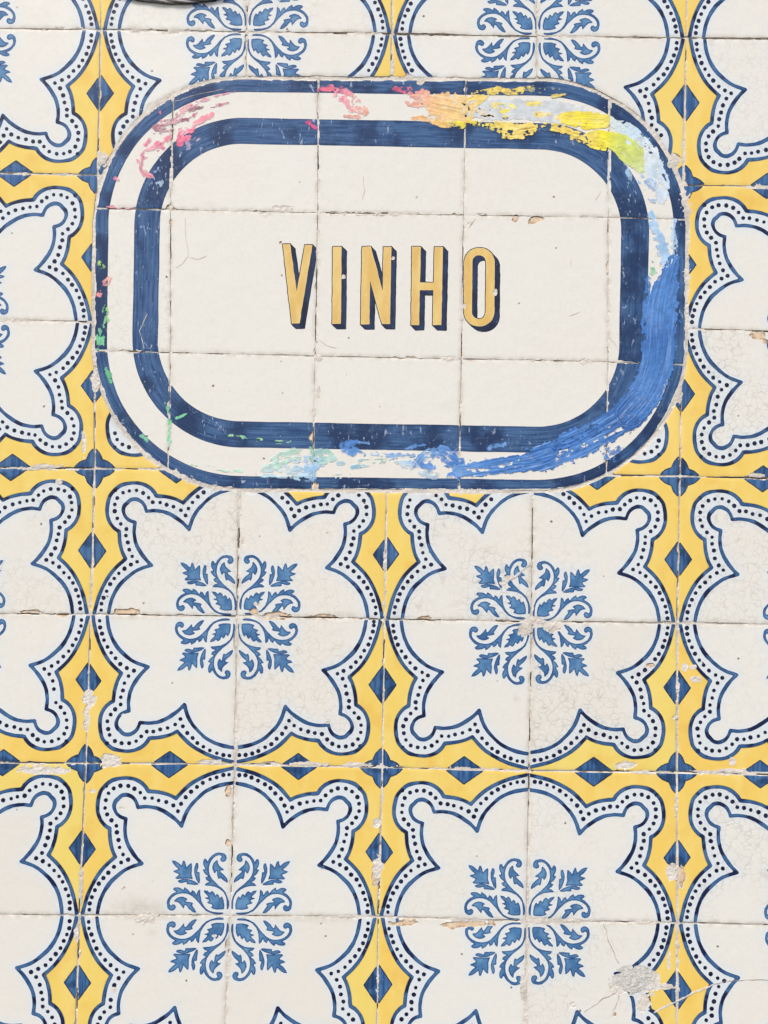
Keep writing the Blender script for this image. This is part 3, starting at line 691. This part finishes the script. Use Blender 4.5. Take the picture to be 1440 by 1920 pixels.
# lettering
def LZ(P): return np.array([(500 + x / 3.13, 430 + y / 3.13) for x, y in P])
LET = dict(V=[LZ([(95, 88), (138, 87), (177, 368), (224, 91), (269, 91), (193, 551), (147, 553)])],
           I=[LZ([(388, 102), (440, 102), (436, 555), (385, 555)])],
           N=[LZ([(560, 102), (611, 102), (681, 362), (685, 103), (732, 103), (724, 555), (676, 555), (607, 300), (602, 557), (552, 557)])],
           H=[LZ([(853, 103), (905, 103), (900, 312), (980, 312), (985, 103), (1035, 103), (1025, 562), (975, 562), (978, 357), (898, 357), (895, 562), (848, 562)])])
for ch in 'VINHO':
    if ch != 'O':
        P = LET[ch][0]; lo, hi = P.min(0) - 6, P.max(0) + np.array([18, 18])
        fld = (lambda P: lambda x, y: poly_sd(x, y, P))(P)
    else:
        lo, hi = np.array([862.0, 456.0]), np.array([946.0, 626.0])
        def fld(x, y):
            a = rrect(x, y, 500 + 1248 / 3.13, 430 + 339 / 3.13, 89.5 / 3.13, 231 / 3.13, 88 / 3.13, 0.008)[0]
            b = rrect(x, y, 500 + 1246 / 3.13, 430 + 339 / 3.13, 40 / 3.13, 187 / 3.13, 39.5 / 3.13, 0.008)[0]
            return np.minimum(a, -b)
    X, Y = np.meshgrid(np.arange(lo[0], hi[0], 0.85), np.arange(lo[1], hi[1], 0.85))
    dj2, cl = sign_paint_clip(X, Y); h0 = -0.22 * np.clip(1 - dj2 / 4.5, 0, 1) ** 2
    g = fld(X, Y); sh = np.full(X.shape, -99.0)
    for t in np.linspace(0, 1, 14): sh = np.maximum(sh, fld(X - 8.6 * t, Y - 10.0 * t + 1.2 * t * t))
    sh = sh + 1.6; wb = 0.55 * TN.fbm(X / 11, Y / 11, 2)
    o = link('letter', field_mesh(np.minimum(g + wb, cl), X, Y, h0 + 0.12, SL, dict(depth=np.clip(g / 1.6, 0, 1))), MAT['gold'], sign, SL, f'gold letter {ch} with a dark drop shade')
    link('letter_shade', field_mesh(np.minimum(sh + wb, cl), X, Y, h0 + 0.06, SL, dict(depth=np.clip(sh / 2.2, 0, 1))), MAT['shade'], o, SL)

# ------------------------------------------------------------------ smeared modern paint round the frame
def smear(name, path, hw, cols, seed, along=46.0, across=5.0, thr=0.0, rag=7.0, thick=0.22, step=1.0, grain=0.35, pale=None, solid=0.58, label=None, vary=0.25, relief=0.30):
    """paint dragged along a path: half widths and colours run along it; thr sets how broken it is."""
    n = Noise(seed); P = spline(path, 5); P = np.asarray(P, float); hwm = max(hw)
    x0, y0 = P.min(0) - hwm - rag * 1.5; x1, y1 = P.max(0) + hwm + rag * 1.5
    X, Y = np.meshgrid(np.arange(x0, x1, step), np.arange(y0, y1, step))
    d, s, o = seg_dist(X, Y, P); L = np.hypot(*np.diff(P, axis=0).T).sum(); u = s / L
    ends = np.minimum(s, L - s); w = np.interp(u, np.linspace(0, 1, len(hw)), hw)
    gr = n.fbm(X / 7.0, Y / 7.0 + 40, 4); an = n.fbm(s / along * 1.3, o / across, 4)
    edge = w - np.abs(o) + rag * (0.75 * an + 0.75 * gr)
    edge = np.where(ends < 0.5, edge - (d - np.abs(o)), edge)
    fine = n.fbm(s / 14.0 + 90, o / 1.6, 3)
    brk = (0.62 * n.fbm(s / along + 30, o / across / 1.3, 4) + 0.42 * gr + 0.16 * fine - thr + grain * np.clip(gr + 0.05, -1, 0)) * 12
    F = np.minimum(edge, brk)
    C = np.array([lin(c)[:3] for c in cols]); uu = np.clip(u + vary * 0.4 * n.fbm(s / 60 + 5, o / 9, 3), 0, 1); kk = np.linspace(0, 1, len(C))
    col = np.stack([np.interp(uu, kk, C[:, i]) for i in range(3)], -1) * (1 + 0.6 * vary * n.fbm(s / 40 + 70, o / 4.0, 4))[..., None]
    if pale is not None:
        pl = np.clip(n.fbm(s / 60 + 33, o / 3.0, 4) * 2.2 - 0.35, 0, 0.8)[..., None]; col = col * (1 - pl) + np.array(lin(pale)[:3]) * pl
    on_band = ((rrect(X, Y, 732, 536, 530, 360, 252, 0.0125)[0] < 0) | ((rrect(X, Y, 732.5, 535, 482.5, 309, 204, 0.018)[0] > 0) & (rrect(X, Y, 730.5, 535, 432.5, 260, 153, 0.0185)[0] < 0)))[..., None]
    under = np.where(on_band, np.array(lin((52, 82, 126))[:3]), np.array(lin((236, 233, 224))[:3]))
    al = np.clip(solid + np.clip(F, 0, 9) / 7.0 + 0.6 * fine + 0.35 * gr, 0.3, 1)[..., None]
    col = under * (1 - al) + col * al
    h = thick + relief * n.fbm(s / 30 + 11, o / 2.2, 4) * np.clip(F / 3, 0.2, 1) + 0.12 * n.fbm(X / 5, Y / 5, 2)
    me = field_mesh(F, X, Y, np.maximum(h, 0.16), SL, dict(paint=np.clip(col, 0, 1)), 0.4)
    if me: link(name, me, MAT['smear'], sign, SL, label)
PK, MV, LP, SAL, PEA, YEL, BYE, LIM = (236, 122, 152), (178, 122, 136), (244, 160, 172), (238, 168, 150), (246, 200, 138), (246, 220, 110), (250, 232, 70), (214, 224, 112)
PBL, LBL, MBL, BLU, DBL, MINT, GRN = (206, 226, 240), (162, 200, 234), (116, 162, 218), (80, 130, 196), (62, 106, 172), (170, 214, 206), (120, 204, 148)
S = lambda *a, **k: smear('paint_smear', *a, **k)
S([(268, 292), (290, 278), (316, 258), (322, 250)], [5, 9, 8, 4], [(240, 168, 182), PK, LP], 1, along=30, across=5, thr=-0.05, label='pink streak on the upper left curve')
S([(294, 240), (310, 238), (330, 230), (352, 224), (368, 212)], [9, 11, 8, 4, 3], [MV, (196, 140, 154), (160, 104, 122), PK], 2, along=28, across=3, thr=-0.22, rag=6, label='mauve feathered smear', vary=0.4)
S([(334, 214), (350, 206), (380, 201)], [4, 6, 2], [(206, 150, 160), (150, 108, 120)], 62, along=26, across=3, thr=-0.22, rag=4, vary=0.4)
S([(340, 206), (365, 193), (400, 182), (440, 172)], [4, 4, 2.5, 2], [LP, (238, 170, 182), PK], 63, along=30, across=3, thr=-0.18, rag=3)
S([(330, 228), (340, 214), (352, 202)], [3, 3, 2], [LP], 64, along=20, thr=-0.2, rag=4)
S([(336, 264), (348, 252), (360, 246)], [9, 14, 8], [PK, (248, 140, 164)], 3, along=16, across=8, thr=-0.28, grain=0.8, label='pink blot')
S([(364, 231), (380, 224), (397, 216)], [4, 6, 5], [LP, (250, 150, 166)], 4, along=30, thr=-0.3, rag=4)
S([(394, 202), (410, 197), (428, 192)], [1.5, 2, 1.5], [(196, 116, 136)], 5, along=20, thr=-0.2, rag=3)
S([(268, 294), (266, 312), (274, 326), (284, 330)], [3, 5, 7, 5], [PK, (216, 150, 160), LP], 6, along=12, thr=-0.2, rag=5)
S([(272, 270), (280, 262)], [4, 3], [PK], 65, along=12, thr=-0.2, rag=4)
S([(257, 296), (258, 304)], [2.5, 2.5], [LP], 66, along=12, thr=-0.2, rag=4)
S([(296, 300), (292, 322), (298, 346)], [6, 8, 5], [(150, 176, 206), (176, 196, 216)], 67, along=12, across=4, thr=0.16, thick=0.12, label='pale scuff on the inner band')
S([(338, 290), (352, 274), (372, 256)], [3, 6, 5], [(160, 166, 200), (190, 170, 190)], 68, along=12, across=4, thr=0.12, thick=0.12)
S([(598, 170), (622, 166), (646, 170), (668, 175)], [3, 6, 5, 2], [(224, 100, 130), (240, 130, 150), PK, LP], 7, along=36, across=4, thr=-0.2, rag=5, label='pink smear on the top band')
S([(636, 176), (650, 182), (664, 196), (684, 208)], [9, 16, 16, 7], [(242, 150, 170), LP, (240, 166, 162), SAL], 8, along=34, across=8, thr=-0.16, label='salmon pink smear on the top')
S([(646, 219), (665, 220), (684, 217)], [2, 2, 2.5], [SAL], 9, along=30, thr=-0.15, rag=4)
S([(740, 166), (765, 170), (790, 174)], [2.5, 6, 5], [(220, 96, 126), PK, SAL], 10, along=36, across=4, thr=-0.2, rag=5)
S([(770, 188), (784, 186), (800, 176)], [12, 16, 5], [SAL, (240, 184, 156)], 11, along=26, across=8, thr=-0.16, label='salmon smear beside the peach one')
S([(800, 190), (825, 196), (850, 202), (869, 206)], [10, 24, 26, 24], [(242, 192, 150), PEA, (246, 206, 140), (240, 208, 142)], 12, along=60, across=10, thr=-0.42, rag=9, label='peach smear across the top')
S([(772, 222), (800, 222), (830, 230), (866, 234)], [3, 8, 9, 6], [(242, 188, 130), PEA, (246, 204, 120), BYE], 13, along=50, across=5, thr=-0.3, rag=5)
GRY = (218, 222, 222)
S([(880, 205), (960, 205), (1050, 212), (1120, 228)], [17, 18, 20, 16], [GRY, (214, 219, 221), (222, 224, 222)], 14, along=60, across=9, thr=-0.5, thick=0.12, relief=0.12, grain=0.1, solid=1.0, label='pale grey smear under the yellow', vary=0.06)
S([(890, 177), (925, 171), (955, 172), (992, 167)], [5, 6, 6, 5], [YEL, (246, 218, 110), (240, 214, 120)], 15, along=30, across=4, thr=-0.10, thick=0.3, grain=0.9, rag=5, label='yellow smear on the outer band')
S([(985, 168), (1010, 166), (1045, 170)], [6, 7, 3], [(170, 176, 140), (150, 160, 150)], 69, along=12, across=3, thr=0.14, thick=0.12)
S([(882, 192), (896, 186), (910, 182)], [8, 10, 5], [(250, 208, 110), YEL], 16, along=24, across=7, thr=-0.14, thick=0.3, label='yellow smear on the top')
S([(925, 196), (945, 202), (962, 200)], [7, 9, 5], [YEL, BYE, (248, 236, 130)], 70, along=24, across=6, thr=-0.12, thick=0.3)
S([(875, 205), (900, 216), (950, 220)], [10, 12, 8], [(240, 208, 150), (232, 212, 170), (240, 220, 150)], 71, along=20, across=5, thr=0.10, thick=0.16)
S([(992, 195), (1010, 195)], [5, 4], [(250, 228, 110)], 72, along=24, thr=-0.25, rag=4)
S([(1036, 181), (1058, 178)], [3, 3], [(238, 214, 110)], 17, along=40, thr=-0.35, rag=2.5, thick=0.5)
S([(872, 227), (895, 232), (925, 238)], [4, 6, 5], [(250, 206, 96), BYE, YEL], 73, along=32, across=4, thr=-0.25, rag=4, thick=0.35)
S([(930, 238), (955, 246), (980, 244), (1003, 240)], [10, 15, 15, 10], [YEL, (248, 222, 130), (246, 214, 110)], 18, along=20, across=6, thr=-0.26, thick=0.4, relief=0.5, grain=0.8, solid=0.95, label='thick yellow smear along the inner band')
S([(1017, 236), (1045, 242), (1075, 252), (1105, 264), (1135, 274)], [6, 7, 8, 9, 9], [YEL, (246, 216, 112), (248, 222, 110), BYE], 19, along=34, across=5, thr=-0.28, thick=0.4, relief=0.5, grain=0.6, solid=0.95, rag=6)
S([(1008, 216), (1030, 214)], [6, 4], [(250, 222, 130)], 20, along=22, thr=-0.2, rag=4)
S([(1042, 220), (1052, 221)], [5, 5], [(250, 222, 130)], 74, along=22, thr=-0.2, rag=4)
S([(1060, 222), (1090, 226), (1130, 228)], [11, 15, 14], [(248, 226, 92), BYE, (248, 230, 110)], 21, along=50, across=9, thr=-0.46, thick=0.3, rag=6, solid=1.0, grain=0.15, label='bright yellow smear at the upper right curve')
S([(1108, 254), (1132, 258), (1156, 272)], [9, 16, 9], [(244, 222, 110), (246, 234, 60), LIM], 22, along=30, across=8, thr=-0.5, thick=0.35, rag=6, solid=1.0, grain=0.1)
S([(1146, 226), (1180, 248), (1212, 290), (1238, 340), (1240, 372)], [7, 17, 22, 20, 12], [(220, 232, 226), PBL, (226, 234, 236), PBL, (214, 228, 240)], 23, along=40, across=8, thr=-0.3, thick=0.16, solid=0.9, label='pale blue white smear on the right curve', vary=0.08)
S([(1150, 262), (1172, 276), (1192, 300), (1202, 318)], [14, 21, 20, 8], [(226, 232, 96), LIM, (212, 224, 128), (214, 226, 160)], 24, along=34, across=8, thr=-0.42, thick=0.3, grain=0.1, solid=0.85, label='lime green smear on the right curve', vary=0.12)
S([(1168, 312), (1180, 330), (1178, 342)], [4, 6, 3], [LBL, (190, 214, 238)], 25, along=20, thr=-0.1, rag=5)
S([(1205, 335), (1218, 352), (1226, 372)], [9, 13, 8], [LBL, (150, 182, 222), (170, 190, 218)], 26, along=9, across=4, thr=0.12, rag=5, label='spatter of light blue')
S([(1218, 398), (1228, 425), (1240, 460), (1250, 492)], [5, 7, 12, 13], [(150, 196, 232), (176, 208, 238), (160, 200, 236), (190, 216, 238)], 27, along=52, across=6, thr=-0.28, thick=0.35, grain=0.15, label='light blue smear down the right side', vary=0.15)
S([(1266, 412), (1262, 440), (1264, 480)], [3, 6, 9], [(176, 208, 238), (196, 220, 238)], 28, along=50, thr=-0.1, thick=0.3)
S([(1222, 492), (1224, 512)], [4, 4], [(150, 196, 190), GRN], 29, along=20, thr=-0.2, rag=4)
S([(1262, 488), (1246, 540), (1238, 590), (1236, 650), (1230, 690), (1212, 735), (1180, 776)], [11, 24, 33, 31, 30, 31, 28], [(74, 122, 188), BLU, (88, 138, 204), (72, 118, 186), BLU, (84, 134, 200), DBL], 30, along=90, across=8, thr=-0.58, rag=11, thick=0.35, relief=0.35, label='broad blue smear down the right side', vary=0.14, grain=0.05, pale=(122, 162, 218), solid=1.0)
S([(1216, 522), (1214, 560), (1216, 600)], [4, 7, 9], [BLU, (84, 128, 206)], 31, along=40, across=5, thr=-0.2)
S([(1200, 752), (1160, 790), (1110, 818), (1060, 842), (1000, 864), (950, 872), (895, 880), (862, 884)], [26, 28, 24, 25, 24, 17, 15, 11], [BLU, DBL, BLU, (84, 134, 202), (70, 120, 190), BLU, (92, 142, 208), MBL], 32, along=80, across=5.5, thr=-0.27, rag=12, thick=0.35, relief=0.45, label='broad blue smear along the lower right curve', vary=0.18, grain=0.12, pale=(140, 178, 226), solid=0.95)
S([(1120, 806), (1085, 826), (1040, 838)], [12, 10, 6], [DBL, (58, 98, 178)], 33, along=60, across=4, thr=0.02, thick=0.45)
S([(1150, 862), (1140, 852), (1160, 838)], [6, 9, 6], [BLU], 34, along=20, thr=-0.1)
S([(860, 866), (842, 856), (825, 848), (800, 852), (780, 870)], [11, 17, 9, 10, 5], [BLU, (92, 140, 208), MBL, (132, 176, 226), (110, 156, 214)], 35, along=40, across=4, thr=-0.24, thick=0.3, label='blue swirl on the bottom band', vary=0.3)
S([(806, 874), (790, 870), (776, 872)], [9, 9, 5], [(104, 152, 216), (84, 130, 200)], 75, along=30, across=4, thr=-0.2)
S([(858, 892), (846, 890), (838, 894)], [6, 6, 3], [(84, 128, 202), MBL], 37, along=30, thr=-0.25, rag=5)
S([(815, 890), (800, 888), (788, 886)], [7, 7, 4], [(184, 208, 224), (196, 218, 230)], 76, along=30, across=5, thr=-0.25, rag=5)
S([(775, 872), (760, 870), (742, 868)], [7, 8, 4], [(170, 200, 226), (190, 214, 228)], 36, along=30, across=5, thr=-0.18, rag=5, label='light blue smear on the bottom')
S([(775, 852), (735, 855), (698, 850)], [5, 6, 3], [(120, 164, 220), (140, 180, 226), (170, 198, 228)], 77, along=50, across=3.5, thr=-0.2, rag=4, vary=0.35)
S([(682, 852), (664, 846), (648, 836), (668, 828)], [3, 9, 10, 4], [MBL, (98, 148, 214), BLU], 38, along=34, across=5, thr=-0.28, rag=5, label='small blue smear on the lower inner band')
S([(668, 829), (692, 831)], [3, 1.5], [MBL], 78, along=34, thr=-0.3, rag=2)
S([(762, 842), (780, 837), (797, 834)], [3, 4, 2], [MBL, (90, 140, 210)], 39, along=40, across=2.5, thr=-0.2, rag=4)
S([(918, 842), (925, 836), (958, 832)], [5, 4, 2], [MBL], 40, along=30, thr=-0.2, rag=4)
S([(598, 856), (612, 856), (632, 860)], [13, 12, 4], [(168, 210, 208), (176, 214, 202), (188, 222, 220)], 41, along=50, across=14, thr=-0.42, rag=5, label='mint green smear on the bottom', vary=0.12)
S([(494, 878), (520, 866), (545, 856), (566, 852)], [6, 14, 14, 9], [(200, 228, 222), (184, 220, 206), (190, 222, 206)], 42, along=44, across=9, thr=-0.14, label='pale green smear on the bottom', vary=0.12)
S([(545, 872), (566, 870), (586, 872)], [10, 18, 18], [(196, 222, 232), (176, 208, 234), LBL], 79, along=44, across=6, thr=-0.14, vary=0.2)
S([(484, 888), (530, 890), (585, 894)], [5, 7, 8], [(186, 216, 228), (196, 224, 232), (180, 210, 232)], 43, along=44, across=4, thr=-0.06, rag=5)
S([(676, 864), (700, 864), (726, 864)], [3, 5, 4], [(186, 218, 226), (160, 208, 190), (176, 214, 206)], 44, along=44, across=4, thr=-0.16, rag=5)
S([(660, 876), (676, 874), (692, 872)], [3, 4, 2], [(150, 196, 216)], 45, along=30, thr=-0.25, rag=4)
S([(634, 868), (644, 868)], [4, 3], [(170, 206, 218)], 80, along=20, thr=-0.1, rag=4)
S([(622, 893), (640, 892), (655, 890)], [3, 5, 2], [(206, 228, 234)], 81, along=14, thr=0.02, rag=4)
S([(584, 832), (586, 866), (586, 896)], [3, 5, 7], [(140, 196, 150), (150, 190, 226)], 46, along=20, thr=-0.15, rag=4)
S([(450, 885), (395, 876), (360, 872)], [3, 2.5, 2], [(196, 232, 214), GRN], 47, along=30, across=2, thr=0.06, rag=4)
S([(206, 522), (190, 545), (186, 552)], [3, 8, 4], [(240, 176, 164), (236, 150, 150)], 48, along=14, across=6, thr=-0.08, rag=5, label='pink fleck on the left side')
S([(198, 575), (197, 600), (188, 630), (184, 656)], [3, 5, 8, 3], [(140, 208, 120), (150, 214, 170), GRN, (140, 212, 166)], 49, along=24, across=5, thr=-0.02, rag=6, label='green fleck on the left side')
S([(199, 692), (206, 705), (207, 716)], [3, 5, 3], [GRN, (110, 196, 136)], 50, along=14, thr=-0.2, rag=4)
S([(186, 492), (192, 500)], [3, 4], [(168, 212, 110)], 51, along=12, thr=-0.1, rag=4)
S([(200, 578), (202, 600)], [3, 3], [(160, 220, 120)], 52, along=16, thr=0.0, rag=4)
S([(310, 752), (317, 775), (318, 800), (317, 838)], [2, 3, 3, 2], [(130, 210, 150), GRN, (150, 216, 180)], 53, along=16, across=4, thr=-0.02, rag=3, label='green fleck on the lower left joint')
S([(332, 783), (342, 780), (351, 775)], [3, 3, 1.5], [(136, 212, 166), (120, 200, 150)], 54, along=20, thr=-0.25, rag=3)
S([(266, 816), (276, 826)], [4, 3], [(140, 214, 176)], 55, along=14, thr=-0.2, rag=4)
S([(432, 818), (452, 818), (470, 822)], [2, 3, 2], [(186, 232, 176), (150, 220, 180)], 56, along=16, across=2.5, thr=0.0, rag=4)
S([(484, 824), (505, 830), (550, 828)], [3, 3, 2], [(170, 230, 140), (180, 232, 190)], 57, along=14, across=2.5, thr=0.08, rag=4)
S([(200, 388), (220, 388), (246, 390)], [2, 3, 2], [LP, (214, 130, 150)], 58, along=20, thr=-0.05, rag=3)
S([(300, 210), (302, 240)], [2, 2], [(226, 130, 156)], 59, along=14, thr=0.0, rag=3)
S([(216, 334), (220, 338)], [4, 4], [(246, 150, 172)], 60, along=14, thr=-0.2, rag=3)
S([(578, 718 - 488), (590, 240)], [4, 4], [(222, 92, 140)], 61, along=14, thr=-0.05, rag=5)

# ------------------------------------------------------------------ cracks
def crack(path, w, mat, parent, wloc, seed, label=None):
    P = np.array(path, float); n = Noise(seed); seg = np.hypot(*np.diff(P, axis=0).T); s = np.concatenate([[0], np.cumsum(seg)]); k = max(6, int(s[-1] / 2.0)); q = np.linspace(0, s[-1], k)
    cx = np.interp(q, s, P[:, 0]) + 2.2 * n.fbm(q / 14, q * 0 + 3); cy = np.interp(q, s, P[:, 1]) + 2.2 * n.fbm(q / 14, q * 0 + 9)
    tx, ty = np.gradient(cx), np.gradient(cy); l = np.hypot(tx, ty) + 1e-9; ww = w * (0.75 + 0.6 * n.fbm(q / 9, q * 0 + 20)) * np.clip(np.minimum(q, s[-1] - q) / 6 + 0.25, 0, 1); nx, ny = -ty / l * ww / 2, tx / l * ww / 2
    h = np.full(k, 0.22)
    V = []
    for sg, hh in ((-1, h - 0.05), (0, h + 0.05 * (w > 2)), (1, h - 0.05)):
        wx, wz = wall_xy(cx + sg * nx, cy + sg * ny); V.append(np.stack([wx, -hh / 1000, wz], 1))
    V = np.stack(V, 1).reshape(-1, 3) - np.array(wloc)
    i = np.arange(k - 1)[:, None] * 3 + np.arange(2)[None]; quad = np.stack([i, i + 1, i + 4, i + 3], -1).reshape(-1, 4)
    a, b, c = V[0], V[1], V[3]
    if np.cross(b - a, c - a)[1] > 0: quad = quad[:, ::-1]
    link('crack', mesh_from(V, [quad], dict(gap=np.zeros(len(V)))), MAT[mat], parent, wloc, label)
for i, (p, w, mt, on) in enumerate([
    ([(1132, 1732), (1140, 1760), (1152, 1790), (1161, 1808)], 1.5, 'crack', 0), ([(1155, 1862), (1130, 1872), (1110, 1888), (1095, 1898)], 1.6, 'crack', 0), ([(1162, 1866), (1156, 1884), (1148, 1896)], 1.1, 'crack', 0),
    ([(1226, 1898), (1270, 1877), (1293, 1865), (1338, 1845)], 4.2, 'plaster', 0), ([(1336, 1846), (1362, 1840), (1392, 1838), (1450, 1837)], 1.3, 'crack', 0), ([(1232, 1842), (1252, 1850), (1268, 1852)], 5.0, 'plaster', 0),
    ([(1276, 1626), (1296, 1622), (1312, 1619), (1340, 1614)], 6.5, 'plaster', 0), ([(1338, 1614), (1368, 1609), (1384, 1604)], 4.0, 'plaster', 0), ([(1384, 1605), (1400, 1606), (1422, 1606)], 1.1, 'crack', 0),
    ([(943, 1097), (962, 1083), (978, 1070)], 5.0, 'plaster', 0), ([(976, 1071), (986, 1066), (996, 1062)], 1.2, 'crack', 0),
    ([(347, 408), (349, 443), (353, 478)], 1.1, 'crack', 1), ([(353, 480), (344, 494), (330, 503)], 1.1, 'crack', 1), ([(354, 481), (372, 486), (388, 478)], 1.0, 'crack', 1), ([(597, 634), (612, 648), (632, 654)], 1.1, 'crack', 1),
    ([(1140, 632), (1152, 642), (1160, 658)], 1.0, 'crack', 1), ([(878, 428), (884, 418), (892, 410)], 1.6, 'crack', 1), ([(680, 330), (684, 352), (680, 376)], 1.2, 'crack', 1), ([(1116, 376), (1124, 366), (1127, 357)], 1.6, 'crack', 1),
    ([(325, 190), (380, 176), (420, 166)], 1.0, 'crack', 1), ([(1068, 592), (1080, 588), (1088, 584)], 1.2, 'crack', 1), ([(1068, 500), (1072, 484)], 1.1, 'crack', 1), ([(270, 655), (262, 620), (272, 598), (276, 588)], 1.3, 'plaster', 1)]):
    crack(p, w, 'hair' if on and mt == 'crack' else mt, sign if on else wall, SL if on else WL, 900 + i)

# ------------------------------------------------------------------ the cable that sags across the top of the picture
cab = wall_xy(350, 12); CL = (float(cab[0]), 0.0, float(cab[1]))
cable = thing('cable', 'dark grey twisted cable sagging in front of the topmost row of tiles', 'cable', CL)
pth = spline([(20, -225), (90, -110), (150, -51), (200, -20), (250, -4), (300, 3), (345, 4.5), (390, 0), (430, -10), (480, -28), (540, -56), (600, -125), (660, -225)], 14)
def strand(phase, rad, off):
    k = len(pth); q = np.arange(k); ang = q * 0.16 + phase
    d = 8
    cx = pth[:, 0]; cy = pth[:, 1] + off * np.sin(ang); hh = 1.9 + off * 0.5 * np.cos(ang)
    wx, wz = wall_xy(cx, cy); C_ = np.stack([wx, -hh / 1000, wz], 1); tg = np.gradient(C_, axis=0); tg /= np.linalg.norm(tg, axis=1)[:, None]
    n1 = np.cross(tg, np.array([0, 1.0, 0])); n1 /= np.linalg.norm(n1, axis=1)[:, None]; n2 = np.cross(tg, n1)
    a = np.linspace(0, 2 * math.pi, d, endpoint=False)
    V = (C_[:, None] + rad * (n1[:, None] * np.cos(a)[None, :, None] + n2[:, None] * np.sin(a)[None, :, None])).reshape(-1, 3) - np.array(CL)
    i = np.arange(k - 1)[:, None] * d; j = np.arange(d)[None]; j2 = (j + 1) % d
    quad = np.stack([i + j, i + j2, i + d + j2, i + d + j], -1).reshape(-1, 4)
    link('strand', mesh_from(V, [quad, np.array([list(range(d))[::-1]]), np.array([list(range((k - 1) * d, k * d))])]), MAT['cable'], cable, CL)
for i in range(3): strand(i * 2.094, 0.00115, 2.2)

for o in bpy.data.objects:
    if '_w' in o: del o['_w']
